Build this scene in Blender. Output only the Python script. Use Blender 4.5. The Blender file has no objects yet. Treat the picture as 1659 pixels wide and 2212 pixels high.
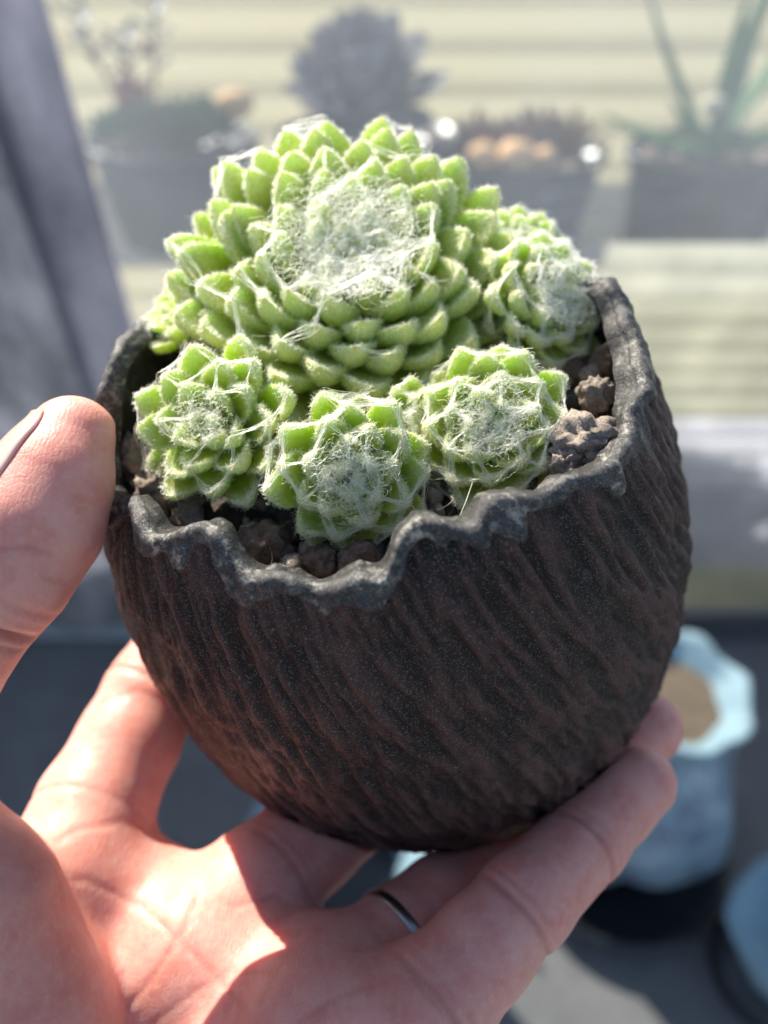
import bpy, math, random
import numpy as np
from mathutils import Vector, noise as mn
rad = math.radians
RNG = np.random.default_rng(7)
random.seed(7)

# ------------------------------------------------------------------ scene, camera, light (1 unit = 1 cm)
sc = bpy.context.scene
COL = sc.collection
sc.unit_settings.system = 'METRIC'
sc.unit_settings.scale_length = 0.01
CAM = np.array([0.0, -8.6, 8.9])
FW = np.array([0.0, math.sqrt(.5), -math.sqrt(.5)]); UP = np.array([0.0, math.sqrt(.5), math.sqrt(.5)]); RT = np.array([1.0, 0, 0])
cd = bpy.data.cameras.new('camera'); cam = bpy.data.objects.new('camera', cd); COL.objects.link(cam)
cam.location = CAM; cam.rotation_euler = (rad(45), 0, 0)
cd.sensor_fit = 'HORIZONTAL'; cd.sensor_width = 36; cd.lens = 36*1600/1659
cd.clip_start = .5; cd.clip_end = 3000
cd.dof.use_dof = True; cd.dof.focus_distance = 8.5; cd.dof.aperture_fstop = 0.15
sc.camera = cam
SUN_AZ, SUN_EL = -33, 38
w = bpy.data.worlds.new('World'); sc.world = w; w.use_nodes = True
nt = w.node_tree; bg = nt.nodes['Background']; sky = nt.nodes.new('ShaderNodeTexSky')
sky.sky_type = 'NISHITA'; sky.sun_disc = False; sky.sun_elevation = rad(SUN_EL); sky.sun_rotation = rad(SUN_AZ)
nt.links.new(sky.outputs[0], bg.inputs[0]); bg.inputs[1].default_value = 0.085
sl = bpy.data.lights.new('sun', 'SUN'); sl.energy = 5.0; sl.angle = rad(.5); sl.color = (1, .935, .80)
so = bpy.data.objects.new('sun', sl); COL.objects.link(so)
sdir = Vector((math.sin(rad(SUN_AZ))*math.cos(rad(SUN_EL)), math.cos(rad(SUN_AZ))*math.cos(rad(SUN_EL)), math.sin(rad(SUN_EL))))
so.rotation_euler = sdir.to_track_quat('Z', 'Y').to_euler(); so.location = (-30, 40, 60)
sc.view_settings.view_transform = 'Standard'; sc.view_settings.look = 'None'
sc.view_settings.exposure = 1.0; sc.view_settings.gamma = 1
sc.cycles.max_bounces = 14; sc.cycles.diffuse_bounces = 6; sc.cycles.transmission_bounces = 12; sc.cycles.glossy_bounces = 8; sc.cycles.transparent_max_bounces = 12
sc.cycles_curves.shape = 'RIBBONS'

def W(px, py, d):
    """a point seen in direction (px,py) of a 1659x2212 view, d cm deep"""
    return CAM + d*(FW + RT*(px-829.5)/1600 - UP*(py-1106)/1600)

# ------------------------------------------------------------------ helpers
def tag(o, label=None, cat=None, group=None, kind=None):
    if label: o['label'] = label
    if cat: o['category'] = cat
    if group: o['group'] = group
    if kind: o['kind'] = kind
    return o

def mesh_obj(name, V, Fc, mat, parent=None, smooth=True):
    me = bpy.data.meshes.new(name)
    V = np.asarray(V, dtype=np.float32)
    if isinstance(Fc, np.ndarray):
        k = Fc.shape[1]
        me.vertices.add(len(V)); me.vertices.foreach_set('co', V.ravel())
        me.loops.add(Fc.size); me.loops.foreach_set('vertex_index', Fc.ravel().astype(np.int32))
        me.polygons.add(len(Fc)); me.polygons.foreach_set('loop_start', np.arange(0, Fc.size, k, dtype=np.int32))
        me.polygons.foreach_set('loop_total', np.full(len(Fc), k, dtype=np.int32))
        me.update(calc_edges=True); me.validate()
    else:
        me.from_pydata([tuple(map(float, v)) for v in V], [], Fc); me.update()
    if smooth: me.polygons.foreach_set('use_smooth', np.ones(len(me.polygons), dtype=bool))
    if mat: me.materials.append(mat)
    o = bpy.data.objects.new(name, me); COL.objects.link(o)
    if parent: o.parent = parent
    return o

def fattr(o, name, vals):
    a = o.data.attributes.new(name, 'FLOAT', 'POINT'); a.data.foreach_set('value', np.asarray(vals, dtype=np.float32))

def empty(name, loc):
    o = bpy.data.objects.new(name, None); COL.objects.link(o); o.location = loc; o.empty_display_size = .3
    return o

def grid_faces(nr, nc, wrap=True):
    r = np.arange(nr-1)[:, None]; c = np.arange(nc if wrap else nc-1)[None, :]
    c2 = (c+1) % nc
    return np.stack([r*nc+c, r*nc+c2, (r+1)*nc+c2, (r+1)*nc+c], -1).reshape(-1, 4)

def lathe(prof, n=48, wob=None, axis=None, loc=(0, 0, 0)):
    prof = np.array(prof, float); a = np.linspace(0, 2*np.pi, n, endpoint=False)
    V = np.zeros((len(prof), n, 3))
    rr = prof[:, 0:1]*np.ones(n); zz = prof[:, 1:2]*np.ones(n)
    if wob: rr, zz = wob(rr, zz, a[None, :])
    V[..., 0] = rr*np.cos(a); V[..., 1] = rr*np.sin(a); V[..., 2] = zz
    return V.reshape(-1, 3)+np.array(loc), grid_faces(len(prof), n)

def rocky(n, size, seed, rough=.35, sub=3):
    """irregular lump from a subdivided icosphere"""
    import bmesh
    bm = bmesh.new(); bmesh.ops.create_icosphere(bm, subdivisions=sub, radius=1)
    off = Vector((seed*7.3, seed*3.1, -seed*5.7))
    for v in bm.verts:
        d = 1+rough*mn.fractal(v.co*1.3+off, 1, 2, 4)+.45*rough*mn.fractal(v.co*4+off, 1, 2, 3)
        v.co = Vector((v.co.x*size[0], v.co.y*size[1], v.co.z*size[2]))*d
    V = np.array([v.co[:] for v in bm.verts]); Fc = np.array([[v.index for v in f.verts] for f in bm.faces]); bm.free()
    return V, Fc

# ------------------------------------------------------------------ materials
class NT:
    def __init__(s, name):
        s.m = bpy.data.materials.new(name); s.m.use_nodes = True; s.t = s.m.node_tree; s.N = s.t.nodes; s.L = s.t.links
        s.b = s.N['Principled BSDF']; s.out = s.N['Material Output']
    def n(s, t, **k):
        x = s.N.new(t)
        for a, v in k.items(): setattr(x, a, v)
        return x
    def lk(s, a, b): s.L.new(a, b)
    def noise(s, scale, detail=4, rough=.6, vec=None, dist=0):
        x = s.n('ShaderNodeTexNoise'); x.inputs['Scale'].default_value = scale; x.inputs['Detail'].default_value = detail
        x.inputs['Roughness'].default_value = rough; x.inputs['Distortion'].default_value = dist
        s.lk(vec if vec else s.coord(), x.inputs['Vector']); return x.outputs['Fac']
    def coord(s):
        if not hasattr(s, '_c'): s._c = s.n('ShaderNodeTexCoord').outputs['Object']
        return s._c
    def mapped(s, scale):
        x = s.n('ShaderNodeMapping'); x.inputs['Scale'].default_value = scale; s.lk(s.coord(), x.inputs['Vector']); return x.outputs[0]
    def ramp(s, f, stops):
        x = s.n('ShaderNodeValToRGB'); e = x.color_ramp.elements
        while len(e) < len(stops): e.new(.5)
        for k, (p, c) in enumerate(stops): e[k].position = p; e[k].color = (*c, 1) if len(c) == 3 else c
        s.lk(f, x.inputs[0]); return x.outputs[0]
    def mix(s, f, a, b, mode='MIX'):
        x = s.n('ShaderNodeMix', data_type='RGBA', blend_type=mode)
        for i, v in ((0, f), (6, a), (7, b)):
            if hasattr(v, 'links'): s.lk(v, x.inputs[i])
            elif i: x.inputs[i].default_value = (*v, 1)
            else: x.inputs[i].default_value = v
        return x.outputs[2]
    def math(s, op, a, b=0.0, c=None):
        x = s.n('ShaderNodeMath', operation=op)
        for i, v in enumerate((a, b) if c is None else (a, b, c)):
            if hasattr(v, 'links'): s.lk(v, x.inputs[i])
            else: x.inputs[i].default_value = v
        return x.outputs[0]
    def rng(s, f, a, b, c=0.0, d=1.0):
        x = s.n('ShaderNodeMapRange'); s.lk(f, x.inputs[0])
        for i, v in enumerate((a, b, c, d)): x.inputs[i+1].default_value = v
        return x.outputs[0]
    def attr(s, name): return s.n('ShaderNodeAttribute', attribute_name=name).outputs['Fac']
    def bump(s, h, strength=.5, dist=.05, prev=None):
        x = s.n('ShaderNodeBump'); x.inputs['Strength'].default_value = strength; x.inputs['Distance'].default_value = dist
        s.lk(h, x.inputs['Height'])
        if prev: s.lk(prev, x.inputs['Normal'])
        s.lk(x.outputs[0], s.b.inputs['Normal']); return x.outputs[0]
    def set(s, **k):
        for a, v in k.items():
            i = s.b.inputs[a.replace('_', ' ')]
            if hasattr(v, 'links'): s.lk(v, i)
            else: i.default_value = (*v, 1) if isinstance(v, tuple) and len(v) == 3 and i.type == 'RGBA' else v
        return s

def simple(name, c, rough=.6, var=.25, scale=3, bump=0, **k):
    t = NT(name); f = t.noise(scale, 5)
    t.set(Base_Color=t.ramp(f, [(.3, tuple(x*(1-var) for x in c)), (.7, tuple(min(1, x*(1+var)) for x in c))]), Roughness=rough, **k)
    if bump: t.bump(t.noise(scale*4, 6), .6, bump)
    return t.m

# pot clay with metallic glaze on the lip
t = NT('dark_glazed_clay')
gl = t.attr('glaze'); rg = t.attr('ridge')
fine = t.noise(26, 5, .7); big = t.noise(.9, 4, .6)
spk = t.n('ShaderNodeTexVoronoi'); spk.inputs['Scale'].default_value = 120; t.lk(t.coord(), spk.inputs['Vector'])
spr = t.math('GREATER_THAN', t.n('ShaderNodeSeparateColor').outputs[0], .94)
sep = spr.node.inputs[0].links[0].from_node; t.lk(spk.outputs['Color'], sep.inputs[0])
body = t.mix(t.rng(big, .3, .7), (.034, .019, .017), (.012, .010, .010))
body = t.mix(t.rng(rg, .35, .75), body, (.085, .043, .038))
body = t.mix(t.rng(fine, .55, .75, 0, .5), body, (.02, .016, .015))
glz = t.mix(t.rng(fine, .35, .7), (.035, .034, .036), (.15, .145, .14))
glz = t.mix(t.rng(t.noise(4.5, 6, .8), .52, .62), glz, (.44, .42, .38))  # pale blotches put sun glints on the rim into the glaze colour
glz = t.mix(t.rng(t.noise(2.2, 4), .42, .62, 0, .7), glz, (.045, .045, .05))
glf = t.math('MULTIPLY', gl, t.rng(t.noise(14, 5, .8), .25, .5), )
base = t.mix(glf, body, glz)
base = t.mix(t.math('MULTIPLY', spr, .45), base, (.5, .48, .46))
t.set(Base_Color=base, Roughness=t.math('SUBTRACT', t.rng(t.noise(9, 4), .3, .7, .38, .6), t.math('MULTIPLY', glf, .10)), Metallic=t.math('ADD', t.math('MULTIPLY_ADD', glf, .22, .22), t.math('MULTIPLY', spr, .4)), Specular_IOR_Level=.35)
b0 = t.bump(sep.outputs[1], .35, .006)
b1 = t.bump(t.noise(17, 6, .75), .8, .024, b0)
t.bump(fine, .5, .010, b1)
M_POT = t.m

def leaf_mat(name, dark, light, pale):
    t = NT(name)
    s = t.attr('along'); ed = t.attr('edge'); r = t.attr('rnd')
    g = t.mix(t.rng(t.noise(3.5, 4), .3, .7), dark, light)
    g = t.mix(t.math('MULTIPLY', r, .38), g, (.40, .50, .04)); g = t.mix(t.rng(r, .8, 1, 0, .35), g, (.56, .58, .12))
    g = t.mix(t.rng(s, .0, .5, .55, 0), g, (.33, .46, .10))
    felt = t.math('MULTIPLY', t.rng(t.math('ADD', s, t.math('MULTIPLY', t.math('SUBTRACT', t.noise(11, 3), .5), .5)), .56, .97), .74)
    felt = t.math('MAXIMUM', felt, t.math('MULTIPLY', t.rng(ed, .72, 1), .40))
    felt = t.math('MAXIMUM', felt, t.math('MULTIPLY', t.attr('wool'), t.rng(t.noise(12, 5, .7), .3, .6, .45, .95)))
    g = t.mix(felt, g, pale)
    g = t.mix(t.rng(s, .96, 1.0, 0, .6), g, (.46, .22, .13))
    t.set(Base_Color=g, Roughness=.5, Subsurface_Weight=.55, Subsurface_Radius=(.16, .30, .05), Subsurface_Scale=.9,
          Sheen_Weight=.15, Sheen_Roughness=.4, Sheen_Tint=(.9, 1, .85))
    t.bump(t.noise(38, 4, .7), .35, .008)
    # thin flesh lets the sun through
    tr = t.n('ShaderNodeBsdfTranslucent'); t.lk(t.mix(.6, g, (.68, .88, .05)), tr.inputs[0])
    mx = t.n('ShaderNodeMixShader'); mx.inputs[0].default_value = .34
    t.lk(t.b.outputs[0], mx.inputs[1]); t.lk(tr.outputs[0], mx.inputs[2]); t.lk(mx.outputs[0], t.out.inputs[0])
    return t.m
M_LEAF = leaf_mat('houseleek_leaf', (.47, .57, .018), (.66, .72, .07), (.86, .84, .58))
M_LEAF2 = leaf_mat('offset_leaf', (.44, .53, .022), (.62, .68, .08), (.85, .83, .58))
M_DRY = leaf_mat('dry_leaf', (.26, .20, .09), (.34, .30, .13), (.50, .44, .32))
def hair_mat(name, col):
    t = NT(name); h = t.n('ShaderNodeBsdfHairPrincipled'); h.parametrization = 'COLOR'
    h.inputs['Color'].default_value = (*col, 1); h.inputs['Roughness'].default_value = .55; h.inputs['Radial Roughness'].default_value = .8
    t.lk(h.outputs[0], t.out.inputs[0]); return t.m
M_HAIR = hair_mat('cobweb', (.99, .965, .80))
M_FUZZ = hair_mat('leaf_down', (.97, .95, .72))
t = NT('white_wool'); f = t.noise(9, 6, .75); f2 = t.noise(40, 4, .8)
t.set(Base_Color=t.mix(t.rng(f, .35, .62), (.70, .78, .50), (.97, .97, .88)), Roughness=.9, Subsurface_Weight=.6, Subsurface_Radius=(.2, .22, .12), Subsurface_Scale=.8)
p = t.bump(f, .9, .05); t.bump(f2, .9, .02, p); M_WOOL = t.m
M_STEM = simple('stem_green', (.10, .13, .04), .7, .3, 6)

t = NT('skin')
v1 = t.noise(.55, 3, .5); v2 = t.noise(2.6, 5, .6); v3 = t.noise(9, 4, .6)
c = t.mix(t.rng(v1, .35, .65), (.77, .35, .285), (.83, .415, .345))
c = t.mix(t.rng(v2, .42, .68, 0, .7), c, (.72, .255, .195))
c = t.mix(t.rng(v3, .5, .75, 0, .35), c, (.86, .56, .46))
cr = t.attr('crease'); c = t.mix(t.math('MULTIPLY', cr, .65), c, (.52, .17, .13))
t.set(Base_Color=c, Roughness=t.rng(v2, .3, .7, .40, .56), Subsurface_Weight=.75, Subsurface_Radius=(.42, .14, .07), Subsurface_Scale=.75,
      Specular_IOR_Level=.45)
rid = t.n('ShaderNodeTexWave'); rid.inputs['Scale'].default_value = 6.0; rid.inputs['Distortion'].default_value = 9
rid.inputs['Detail'].default_value = 3; rid.inputs['Detail Scale'].default_value = .8; t.lk(t.coord(), rid.inputs['Vector'])
b1 = t.bump(rid.outputs['Fac'], .11, .012)
vo = t.n('ShaderNodeTexVoronoi', feature='DISTANCE_TO_EDGE'); vo.inputs['Scale'].default_value = 9; t.lk(t.coord(), vo.inputs['Vector'])
b2 = t.bump(t.rng(vo.outputs['Distance'], 0, .09), .2, .010, b1)
t.bump(t.noise(6, 7, .6), .2, .05, b2)
M_SKIN = t.m
t = NT('nail'); t.set(Base_Color=(.80, .48, .42), Roughness=.22, Subsurface_Weight=.5, Subsurface_Radius=(.2, .08, .05), Subsurface_Scale=.5, Coat_Weight=.3); M_NAIL = t.m
t = NT('silver'); t.set(Base_Color=(.72, .70, .68), Roughness=.18, Metallic=1.0); t.b.inputs['Base Color'].default_value = (.42, .40, .38, 1); t.b.inputs['Roughness'].default_value = .3; M_SILVER = t.m
t = NT('clear_stone'); t.set(Base_Color=(.95, .95, .97), Roughness=.03, Transmission_Weight=.7, IOR=2.2); M_GEM = t.m

def stone_mat(name, a, b):
    t = NT(name); f = t.noise(5, 6, .7); g = t.noise(24, 4, .7)
    t.set(Base_Color=t.mix(t.rng(g, .4, .7, 0, .7), t.mix(t.rng(f, .35, .65), a, b), tuple(x*.35 for x in a)), Roughness=.9)
    p = t.bump(f, .8, .06); t.bump(g, .9, .025, p); return t.m
M_STONE = stone_mat('lava_stone', (.30, .24, .19), (.50, .42, .35))
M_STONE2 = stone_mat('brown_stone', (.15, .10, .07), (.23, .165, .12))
M_SOIL = stone_mat('potting_soil', (.05, .038, .03), (.12, .09, .07))

# ------------------------------------------------------------------ the pot
PO = np.array([.348, -.034, -.567]); TX, TY = -.181, -.06
PA = np.array([math.sin(TX), math.sin(TY), 0]); PA[2] = math.sqrt(1-PA@PA)
PB1 = np.cross([0, 1, 0], PA); PB1 /= np.linalg.norm(PB1); PB2 = np.cross(PA, PB1)
def prof(h):
    h = np.asarray(h, float)
    lo = 4.5*np.clip(1-np.clip(-h/5.3, 0, 1)**2.436, 0, 1)**(1/2.436)
    hi = 4.5*np.sqrt(np.clip(1-(h/6.0)**2, 0.0001, 1))
    return np.where(h < 0, lo, hi)
def P3(ph, h, r):   # pot coordinates to world
    return PO+(r*np.cos(ph))[..., None]*PB1+(r*np.sin(ph))[..., None]*PB2+h[..., None]*PA
def pot_local(P):
    d = P-PO; return d@PA, np.hypot(d@PB1, d@PB2), np.arctan2(d@PB2, d@PB1)
# rim height and flare by azimuth, measured
RIM = np.array([(-164, 3.35, .12), (-158, 3.5, .05), (-151.6, 3.6, 0), (-146, 3.86, 0), (-139.6, 3.92, 0), (-134, 3.80, 0), (-127, 3.96, 0), (-119.7, 4.16, 0), (-116, 4.12, 0),
                (-113, 3.92, 0), (-109.3, 3.78, 0), (-105.5, 3.84, 0), (-101, 3.80, 0), (-96.5, 3.68, 0), (-93, 3.78, 0), (-89, 3.86, 0), (-85.8, 3.78, 0), (-83.5, 3.88, 0),
                (-81.2, 4.08, 0), (-76.4, 4.19, 0), (-72, 4.08, 0), (-68, 3.96, 0), (-63.3, 4.11, 0), (-56.8, 4.03, 0), (-51.5, 3.83, 0), (-47, 3.86, 0), (-43.5, 3.74, 0),
                (-35.8, 3.58, 0), (-30, 3.56, 0), (-25.6, 3.50, 0), (-20, 3.62, 0), (-15, 3.58, 0), (-9, 3.68, 0), (-3.2, 3.66, .04), (3, 3.8, .08), (9.3, 3.72, .14), (13.3, 3.92, .22), (18, 3.85, .2), (24, 3.65, .2),
                (40, 3.6, .2), (60, 3.7, .2), (80, 3.6, .2), (100, 3.8, .2), (120, 3.7, .2), (140, 3.9, .2), (151, 4.05, .15), (160, 4.3, .2), (168, 4.4, .25), (175, 4.4, .28), (182, 4.15, .22), (189, 3.7, .18)])
RPH = np.radians(np.concatenate([RIM[:, 0]-360, RIM[:, 0], RIM[:, 0]+360])); RH = np.tile(RIM[:, 1], 3); RF = np.tile(RIM[:, 2], 3)
NP = 640
ph = np.linspace(-np.pi, np.pi, NP, endpoint=False)
hr = np.interp(ph, RPH, RH); fl = np.interp(ph, RPH, RF)
ker = np.hanning(9); ker /= ker.sum()
hr = np.convolve(np.r_[hr[-4:], hr, hr[:4]], ker, 'valid')
fl = np.convolve(np.r_[fl[-4:], fl, fl[:4]], ker, 'valid')
def nz(x, y, z): return mn.noise(Vector((x, y, z)))
n1 = np.array([nz(math.cos(a)*9, math.sin(a)*9, 3) for a in ph]); n2 = np.array([nz(math.cos(a)*4, math.sin(a)*4, 9) for a in ph])
n3 = np.array([nz(math.cos(a)*17, math.sin(a)*17, 6)+.5*nz(math.cos(a)*34, math.sin(a)*34, 2) for a in ph])
hr = hr+.03*n3
drip = np.clip(.15+.42*n1+.20*n2+.10*n3, .06, .8)      # how far the glaze runs down
# lip bead
NO = 250
us = np.linspace(0, 1, NO)
rows_h = -5.28+(hr[None, :]+5.28)*us[:, None]
PH = np.broadcast_to(ph, rows_h.shape)
r0 = prof(rows_h)+fl*np.clip((rows_h-1.5)/2.5, 0, 1)**2
dist = hr[None, :]-rows_h
gmask = np.clip((1.0-dist/drip[None, :])*3.2+.5, 0, 1); gmask = gmask*gmask*(3-2*gmask)
bead = .075*np.sin(np.pi*np.clip(1.25-dist/(drip*1.05), 0, 1)**.8*.62)*(1+1.1*n3)
lumps = np.zeros_like(rows_h); ridge = np.zeros_like(rows_h)
for i in range(NO):
    for j in range(NP):
        h = rows_h[i, j]; a = ph[j]+.065*h+.02*math.sin(h*1.3+2*ph[j])
        ca, sa = math.cos(a), math.sin(a)
        q = .7*mn.noise(Vector((ca*15, sa*15, h*.5)))+.85*mn.noise(Vector((ca*40, sa*40, h*1.2+5)))+.45*mn.noise(Vector((ca*60, sa*60, h*4)))
        ridge[i, j] = q
        lumps[i, j] = mn.noise(Vector((math.cos(ph[j])*5, math.sin(ph[j])*5, h*1.5+20)))
amp = .062*np.clip((rows_h+5.2)/1.2, .15, 1)*(1-.9*gmask)
rid_s = np.sign(ridge)*np.abs(ridge)**.8
outer = r0+amp*rid_s*1.25+.05*lumps*(1+2.0*gmask)*np.clip((rows_h+5.2)/1, 0, 1)+bead*gmask
V = [P3(PH, rows_h, outer)]
gls = [gmask]; rds = [np.clip(.5+.6*ridge, 0, 1)*(1-gmask)]
ro = outer[-1]; th = .24+.07*n2+.05*n1+.04*n3               # wall thickness
NL = 12
for k in range(1, NL):
    a = np.pi*k/NL
    hh = hr+(.12+.05*n1)*math.sin(a); rr = ro-th*.5*(1-math.cos(a))
    V.append(P3(ph, hh, rr)[None]); gls.append(np.ones((1, NP))); rds.append(np.zeros((1, NP)))
NI = 30
for k in range(NI):
    u = k/(NI-1); hh = hr*(1-u)+1.0*u-.02*(u == 0)
    rr = np.minimum(ro-th, prof(hh)+fl*np.clip((hh-1.5)/2.5, 0, 1)**2-.30)-.0
    rr = rr+.03*np.array([nz(math.cos(x)*6, math.sin(x)*6, h_*2) for x, h_ in zip(ph, hh)])
    V.append(P3(ph, hh, rr)[None]); gls.append(np.full((1, NP), max(0, .8-u*2.5))); rds.append(np.full((1, NP), .3))
VV = np.concatenate(V, 0); nr = VV.shape[0]
pot = mesh_obj('plant_pot', VV.reshape(-1, 3), grid_faces(nr, NP), M_POT)
fattr(pot, 'glaze', np.concatenate(gls, 0).ravel()); fattr(pot, 'ridge', np.concatenate(rds, 0).ravel())
tag(pot, 'egg-shaped dark brown clay pot with wavy metallic-glazed rim and grooved sides, held in the hand', 'pot')

# soil, gravel, stones
def soil_pt(x, y):   # local polar plane coords -> world on soil level
    h = 2.95+.16*mn.noise(Vector((x*1.1, y*1.1, 3)))+.07*mn.noise(Vector((x*4, y*4, 8)))+.10*max(0, -x-1.2)
    return PO+x*PB1+y*PB2+h*PA
NS, NR_ = 120, 46
Vs = []
for i in range(NR_):
    for j in range(NS):
        a = 2*math.pi*j/NS; r = 3.72*(i+.02)/(NR_-1); Vs.append(soil_pt(r*math.cos(a), r*math.sin(a)))
soil = mesh_obj('soil', Vs, grid_faces(NR_, NS)[:, ::-1].copy(), M_SOIL)
tag(soil, 'dark gritty potting soil filling the egg-shaped pot', 'soil', kind='stuff')
gv, gf = [], []; n0 = 0
protos = [rocky(0, (1, .8, .65), s, .4, 2) for s in range(6)]
def rotm(a, b, c):
    from mathutils import Euler
    return np.array(Euler((a, b, c)).to_matrix())
for k in range(900):
    a = random.uniform(0, 2*math.pi); r = 3.45*math.sqrt(random.uniform(.02, 1))
    V_, F_ = protos[k % 6]; s = random.choice((.06, .09, .12, .16, .2))*random.uniform(.7, 1.2)
    R_ = rotm(random.uniform(0, 6), random.uniform(0, 6), random.uniform(0, 6))
    gv.append(V_@R_.T*s+soil_pt(r*math.cos(a), r*math.sin(a))+PA*s*.3); gf.append(F_+n0); n0 += len(V_)
M_PUM = stone_mat('pumice_grit', (.42, .38, .32), (.60, .56, .48)); M_DGR = stone_mat('black_grit', (.06, .055, .05), (.14, .12, .11))
for nm, lab, m_, sel in (('gravel', 'small brown gravel grains scattered on the soil in the pot', M_STONE, lambda k: k % 3 == 0), ('grit', 'dark volcanic grit scattered on the soil in the pot', M_DGR, lambda k: k % 3 == 1 or k % 6 == 2), ('pumice', 'pale pumice grains scattered on the soil in the pot', M_PUM, lambda k: k % 6 == 5)):
    vs_, fs_, c0 = [], [], 0
    for k in range(len(gv)):
        if sel(k): V_ = gv[k]; vs_.append(V_ if nm != 'pumice' else (V_-V_.mean(0))*.6+V_.mean(0)+PA*.03); fs_.append(protos[k % 6][1]+c0); c0 += len(V_)
    tag(mesh_obj(nm, np.concatenate(vs_), np.concatenate(fs_), m_), lab, 'gravel', kind='stuff')
def on_soil(px, py, lift=0.0):
    d = FW+RT*(px-829.5)/1600-UP*(py-1106)/1600
    t_ = ((PO+PA*(3.0+lift)-CAM)@PA)/(d@PA); return CAM+d*t_
STN = [(1272, 955, .42, .4, 'porous lava stone beside the right inner wall of the pot, nearest the lower right houseleek', 0),
       (1288, 856, .26, .3, 'small rounded lava crumb behind the porous stone at the right inner wall', 0),
       (1225, 1010, .26, .3, 'lava stone tucked between the lower right houseleek and the rim', 0),
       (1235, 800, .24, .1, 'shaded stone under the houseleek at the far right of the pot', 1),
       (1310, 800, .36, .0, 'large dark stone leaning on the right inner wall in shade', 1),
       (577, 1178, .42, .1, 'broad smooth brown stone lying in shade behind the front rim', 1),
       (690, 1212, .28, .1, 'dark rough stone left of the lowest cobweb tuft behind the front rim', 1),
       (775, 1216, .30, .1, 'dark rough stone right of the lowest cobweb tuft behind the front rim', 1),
       (410, 1128, .24, .2, 'pale tan chip resting just inside the left front rim', 0),
       (300, 1000, .34, .3, 'reddish clod between the left inner wall and the lower left houseleek', 0),
       (335, 1062, .32, .2, 'crumbly light brown clod in sun near the thumb', 0),
       (400, 1082, .26, .2, 'grey brown pebble under the lowest leaf of the lower left houseleek', 0),
       (295, 925, .26, .3, 'small sunlit clod highest up against the left inner wall', 0)]
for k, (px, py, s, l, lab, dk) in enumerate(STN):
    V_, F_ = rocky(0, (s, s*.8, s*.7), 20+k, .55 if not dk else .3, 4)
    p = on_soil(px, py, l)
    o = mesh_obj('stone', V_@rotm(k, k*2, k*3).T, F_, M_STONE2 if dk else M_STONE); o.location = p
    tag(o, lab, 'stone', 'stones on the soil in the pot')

# ------------------------------------------------------------------ houseleeks
class Hairs:
    def __init__(s): s.p = []; s.n = []; s.r = []
    def add(s, P, r0, r1=None):      # P (N,k,3)
        N, k, _ = P.shape; s.p.append(P.reshape(-1, 3)); s.n += [k]*N
        r1 = r0*.5 if r1 is None else r1
        s.r.append(np.tile(np.linspace(r0, r1, k), N))
    def build(s, name, mat, parent):
        hc = bpy.data.hair_curves.new(name); hc.add_curves(s.n)
        hc.attributes['position'].data.foreach_set('vector', np.concatenate(s.p).astype(np.float32).ravel())
        rr = hc.attributes.get('radius') or hc.attributes.new('radius', 'FLOAT', 'POINT')
        rr.data.foreach_set('value', np.concatenate(s.r).astype(np.float32)); hc.materials.append(mat)
        o = bpy.data.objects.new(name, hc); COL.objects.link(o); o.parent = parent; o['kind'] = 'stuff'; return o

def wander(start, direc, length, k, curl, rng):
    """random curly polylines; start (N,3), direc (N,3) unit"""
    N = len(start); P = np.zeros((N, k, 3)); P[:, 0] = start; d = direc.copy(); st = (length/(k-1))
    if np.ndim(st): st = st[:, None]
    sp = rng.normal(size=(N, 3))
    for i in range(1, k):
        sp = .6*sp+.8*rng.normal(size=(N, 3))
        d = d+curl*sp; d /= np.linalg.norm(d, axis=1, keepdims=True); P[:, i] = P[:, i-1]+d*st
    return P

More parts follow.
